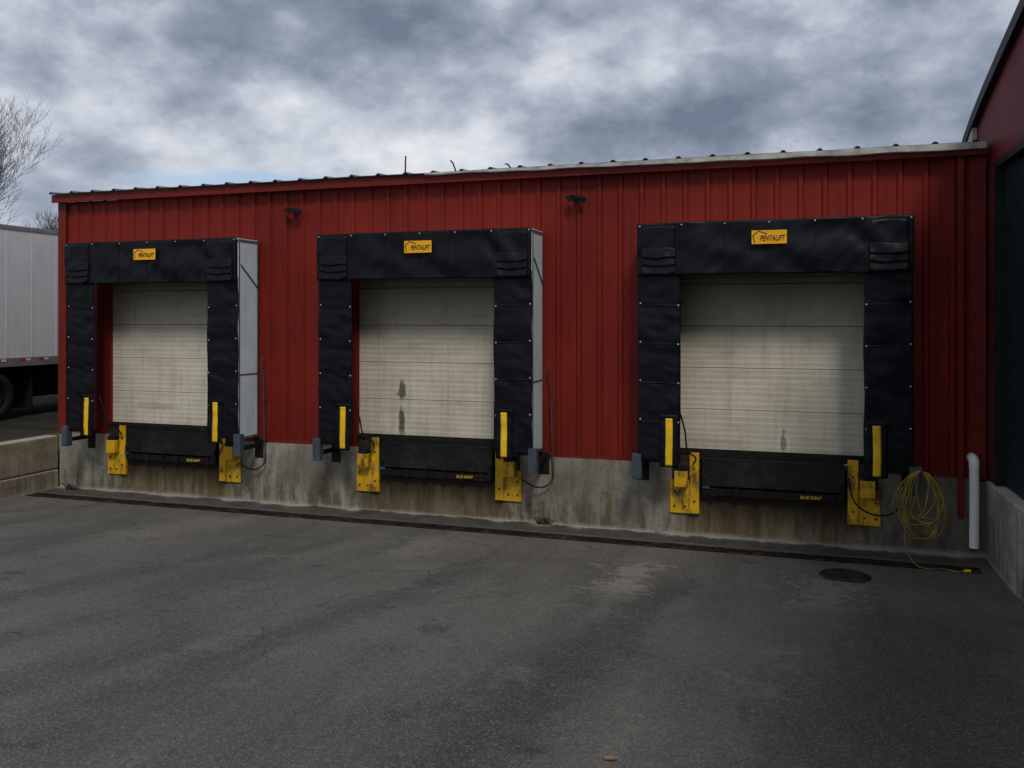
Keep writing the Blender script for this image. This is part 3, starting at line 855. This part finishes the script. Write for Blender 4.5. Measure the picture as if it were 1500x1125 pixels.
while y < OY1 - .02:
    y2 = min(y + .29, OY1 - .01)
    gd.box(.09, .13, y - 8, y2 - .008 - 8, 1.0, OTOP - .01); y += .29
gd.box(.128, .16, OY0 - 8 + .01, OY1 - 8 - .01, 1.0, OTOP - .02)
gd.build('door', M['green'], rb, bevel=.004)
tr = MB(); tr.box(-.012, .16, OY1 - 8 - .03, OY1 - 8 + .03, .99, OTOP + .05); tr.box(-.012, .16, OY0 - 8 - .03, OY1 - 8 - .031, OTOP - .04, OTOP + .05)
tr.build('door_frame', M['black_trim'], rb)
ld = MB(); ld.box(-.05, .6, -9.5, 4.04, -.3, .98)
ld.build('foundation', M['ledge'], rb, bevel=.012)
sw = MB(); sw.box(.35, 14, 13.5 - 8, 13.54 - 8, 1, 5.15); sw.box(13.9, 13.99, -12.8, 5.4, 1, 5.2)
sw.build('rear_wall', M['maroon'], rb)

# ------------------------------------------------------------------ trailer on the upper ground at left
tl = thing('semi_trailer', 'white box semi trailer parked beyond the left end of the red building', 'trailer', (-16.15, 16, .95))
p = MB(); p.box(-1.3, 1.3, -6, 6.5, 1.19, 3.94); p.build('box', M['white'], tl, bevel=.03)
for k in range(21):
    y = -5.9 + .61 * k; MB().box(1.3005, 1.304, y, y + .05, 1.30, 3.84).build('panel_seam', M['white'], tl)
for q in ((1.29, 1.318, -6.01, 6.51, 1.10, 1.28), (1.29, 1.315, -6.01, 6.51, 3.86, 3.95), (-1.318, -1.29, -6.01, 6.51, 1.10, 1.28)):
    MB().box(*q).build('rail', M['rail'], tl, bevel=.006)
for y in (-4.8, -3.9, -3.0, -2.42, -1.97, -1.2, -.3):
    p = MB(); p.box(1.3185, 1.323, y - .10, y + .02, 1.21, 1.255); p.build('reflector', M['red_reflector'], tl)
    p = MB(); p.box(1.3185, 1.323, y + .025, y + .14, 1.21, 1.255); p.build('reflector', M['white'], tl)
p = MB()
for x in (-.5, .5): p.box(x - .08, x + .08, -5.8, 6, .70, 1.10)
for k in range(24): p.box(-1.25, 1.25, -5.8 + .5 * k, -5.72 + .5 * k, 1.00, 1.12)
for y in (-4.35, -3.1): p.tube([(-1.1, y, .51), (1.1, y, .51)], .07, 10)
p.box(-1.2, 1.2, -2.15, -2.12, .2, 1.02)
p.box(-1.0, 1.0, -1.9, .9, .42, 1.0)
p.build('chassis', M['dark'], tl)
for y in (-4.35, -3.1):
    for s in (-1, 1):
        for off in (0, .32):
            xx = s * (1.14 - off)
            w = MB(); w.lathe([(.28, -.13), (.44, -.135), (.50, -.10), (.51, 0), (.50, .10), (.44, .135), (.28, .13)], (xx, y, .51), 'X', 40)
            w = w.build('wheel', M['rubber'], tl)
            r_ = MB(); r_.lathe([(.0, s * .05), (.10, s * .10), (.13, s * .03), (.24, s * .02), (.279, s * .12), (.279, -s * .1), (0, -s * .1)], (xx, y, .51), 'X', 28, False)
            r_.build('rim', M['dark'], w)
for s in (-1, 1):
    p = MB(); p.box(s * .9 - .06, s * .9 + .06, 4.0, 4.12, .05, 1.1); p.box(s * .9 - .15, s * .9 + .15, 3.9, 4.22, .0, .052)
    p.build('landing_leg', M['dark'], tl)
rnd = random.Random(21)
br_ = MB()
for k in range(9000):
    x = -24 - abs(rnd.gauss(0, 2.2)); y = rnd.uniform(4, 40); z = .95 + rnd.random() ** 1.3 * (1.9 + .6 * noise.noise(Vector((x * .4, y * .4, 0))))
    a = Vector((rnd.gauss(0, 1), rnd.gauss(0, 1), rnd.gauss(0, 1))).normalized() * rnd.uniform(.08, .22); b_ = a.orthogonal().normalized() * rnd.uniform(.03, .09)
    c_ = Vector((x, y, z)); br_.add([c_ - a, c_ + b_, c_ + a, c_ - b_], [(0, 1, 2, 3)])
tag(br_.build('brush', M['brush']), 'dark tangled winter brush on the ground beyond the white trailer', 'brush', kind='stuff')

# ------------------------------------------------------------------ bare trees
def make_tree(name, lab, loc, H, seed, lev=6, minr=.011, spread=1.0, sides=2):
    rnd = random.Random(seed)
    t = thing(name, lab, 'tree', loc, None)
    tk = MB(); cr = MB()
    def br(p, d, l, r, lv):
        ns = 4 if lv < 3 else 3
        P = [p]; rr_ = [r]
        for i in range(ns):
            d = (d + Vector((rnd.gauss(0, .08), rnd.gauss(0, .08), rnd.gauss(.06, .05)))).normalized()
            P.append(P[-1] + d * l / ns); rr_.append(max(minr * .55, r * (1 - .38 * (i + 1) / ns)))
        (tk if lv == 0 else cr).tube(P, rr_, 8 if lv == 0 else (5 if lv < 3 else 3), caps=False)
        if lv >= lev: return
        k = 4 if lv == 0 else (3 if lv < 3 else 2)
        az = rnd.uniform(0, 6.28)
        for i in range(k):
            az += 6.28 / k + rnd.uniform(-.4, .4)
            an = rnd.uniform(.2, .5) * spread
            o = d.orthogonal().normalized(); o.rotate(Matrix.Rotation(az, 3, d))
            nd = (d * math.cos(an) + o * math.sin(an)); nd.z += .10; nd.normalize()
            br(P[-1], nd, l * rnd.uniform(.70, .86), max(minr, rr_[-1] * rnd.uniform(.55, .72)), lv + 1)
        if lv >= 1:
            for q in range(sides):
                j = rnd.randint(1, ns - 1); o = d.orthogonal().normalized(); o.rotate(Matrix.Rotation(rnd.uniform(0, 6.28), 3, d))
                nd = (d * .85 + o * .6 * spread).normalized(); br(P[j], nd, l * rnd.uniform(.5, .8), max(minr, rr_[j] * .45), min(lev, lv + 2))
    br(Vector((0, 0, -.1)), Vector((0, 0, 1)), H * .24, H * .013, 0)
    zmax = max(v[2] for v in cr.v)
    k = H / zmax
    tk.v = [tuple(c_ * k for c_ in v) for v in tk.v]; cr.v = [tuple(c_ * k for c_ in v) for v in cr.v]
    tk.build('trunk', M['bark'], t); cr.build('crown', M['bark'], t)
    return t
make_tree('bare_tree', 'tall bare tree with upright branches behind the white trailer at the left edge', (-33.6, 28.7, .9), 12.9, 5, 8, .0068, 1.0, 2)
make_tree('bare_tree', 'smaller hazy bare tree showing between the trailer roof and the red building', (-49.5, 47.9, .9), 10.2, 8, 7, .011, 1.0, 2)

# ------------------------------------------------------------------ sky + light
w = bpy.data.worlds.new('World'); sc.world = w; w.use_nodes = True
t = NT(w.node_tree)
for nd in list(w.node_tree.nodes): w.node_tree.nodes.remove(nd)
out = t.n('ShaderNodeOutputWorld'); bg = t.n('ShaderNodeBackground'); t.link(bg.outputs[0], out.inputs[0])
SUN_EL, SUN_AZ = R(48), R(155)
sky = t.n('ShaderNodeTexSky'); sky.sky_type = 'NISHITA'; sky.sun_disc = False; sky.sun_elevation = SUN_EL; sky.sun_rotation = SUN_AZ
skc = t.mix(1.0, sky.outputs[0], (.10, .10, .10), 'MULTIPLY')
dirv = t.n('ShaderNodeTexCoord').outputs['Generated']
sep = t.n('ShaderNodeSeparateXYZ'); t.link(dirv, sep.inputs[0])
EL = sep.outputs[2]
AZ = t.math('ARCTAN2', sep.outputs[0], sep.outputs[1])
dv = t.mapping(dirv, (1, 1, 1.6))
big = t.noise(t.mapping(dv, loc=(3.1, 1.7, .4)), 2.6, 2, .5)
n1 = t.noise(t.mapping(dv, loc=(.7, 2.3, 1.9)), 5.2, 7, .56)
n2 = t.noise(t.mapping(dv, loc=(5.7, .3, .9)), 12.0, 7, .60)
# billows: folded noise gives the heaps a defined upper edge
bil = t.math('ABSOLUTE', t.math('SUBTRACT', t.noise(t.mapping(dv, loc=(2.2, 6.1, 3.3)), 7.0, 5, .5), .5))
dens = t.math('ADD', t.math('MULTIPLY', n1, .62), t.math('MULTIPLY', big, .34))
dens = t.math('ADD', dens, t.math('MULTIPLY', t.math('SUBTRACT', n2, .5), .19))
dens = t.math('ADD', dens, t.math('MULTIPLY', t.math('SUBTRACT', bil, .09), -.32))
def bank(az, el, ra, re, amt):
    global dens
    dx = t.math('DIVIDE', t.math('SUBTRACT', AZ, R(az)), R(ra)); dz = t.math('DIVIDE', t.math('SUBTRACT', EL, el), re)
    q = t.math('ADD', t.math('MULTIPLY', dx, dx), t.math('MULTIPLY', dz, dz))
    g = t.math('EXPONENT', t.math('MULTIPLY', q, -1.0))
    dens = t.math('ADD', dens, t.math('MULTIPLY', g, amt))
bank(-28, .315, 8, .055, .09)      # dark heap
bank(-11, .21, 8, .035, .09)     # dark bank low in the middle right
bank(4, .28, 8, .08, .06)
bank(-23, .20, 8, .04, -.09)     # bright break in the middle
bank(-13, .285, 6, .03, -.08)
bank(-46, .24, 9, .10, -.075)      # brighter upper left
bank(-18, .35, 6, .03, -.06)
cr = t.n('ShaderNodeValToRGB'); t.link(dens, cr.inputs[0])
el = cr.color_ramp.elements
el[0].position = .34; el[0].color = (.80, .825, .86, 1)
el[1].position = .64; el[1].color = (.165, .20, .275, 1)
e = el.new(.43); e.color = (.57, .61, .685, 1)
e = el.new(.50); e.color = (.375, .42, .515, 1)
e = el.new(.56); e.color = (.255, .30, .39, 1)
cc = cr.outputs[0]
hz = t.ramp(EL, .22, .02)
cc = t.mix(t.math('MULTIPLY', hz, .35), cc, (.60, .67, .76))
def gapm(az, el_, ra, re):
    dx = t.math('DIVIDE', t.math('SUBTRACT', AZ, R(az)), R(ra)); dz = t.math('DIVIDE', t.math('SUBTRACT', EL, el_), re)
    q = t.math('ADD', t.math('MULTIPLY', dx, dx), t.math('MULTIPLY', dz, dz))
    return t.ramp(t.math('ADD', q, t.math('MULTIPLY', t.math('SUBTRACT', n2, .5), 3.4)), 1.2, .2)
cc = t.mix(t.math('MULTIPLY', gapm(-35, .148, 8, .016), .75), cc, t.mix(.6, skc, (.42, .62, .90)))
t.link(cc, bg.inputs[0]); bg.inputs[1].default_value = 1.0
sl = bpy.data.lights.new('sun', 'SUN'); sl.energy = 1.5; sl.angle = R(12); sl.color = (1, .95, .88)
so = bpy.data.objects.new('sun', sl); col.objects.link(so)
d = Vector((math.sin(SUN_AZ) * math.cos(SUN_EL), math.cos(SUN_AZ) * math.cos(SUN_EL), math.sin(SUN_EL)))
so.rotation_euler = d.to_track_quat('Z', 'Y').to_euler(); so.location = d * 40

# ------------------------------------------------------------------ camera
cam = bpy.data.cameras.new('camera'); co = bpy.data.objects.new('camera', cam); col.objects.link(co)
co.location = (0, 0, 3.03); co.rotation_euler = (R(90), 0, R(17.8))
cam.sensor_width = 36; cam.lens = 30.0; cam.shift_y = -96.5 / 1500
cam.clip_start = .1; cam.clip_end = 2000
sc.camera = co
sc.view_settings.view_transform = 'Standard'; sc.view_settings.look = 'None'; sc.view_settings.exposure = 0
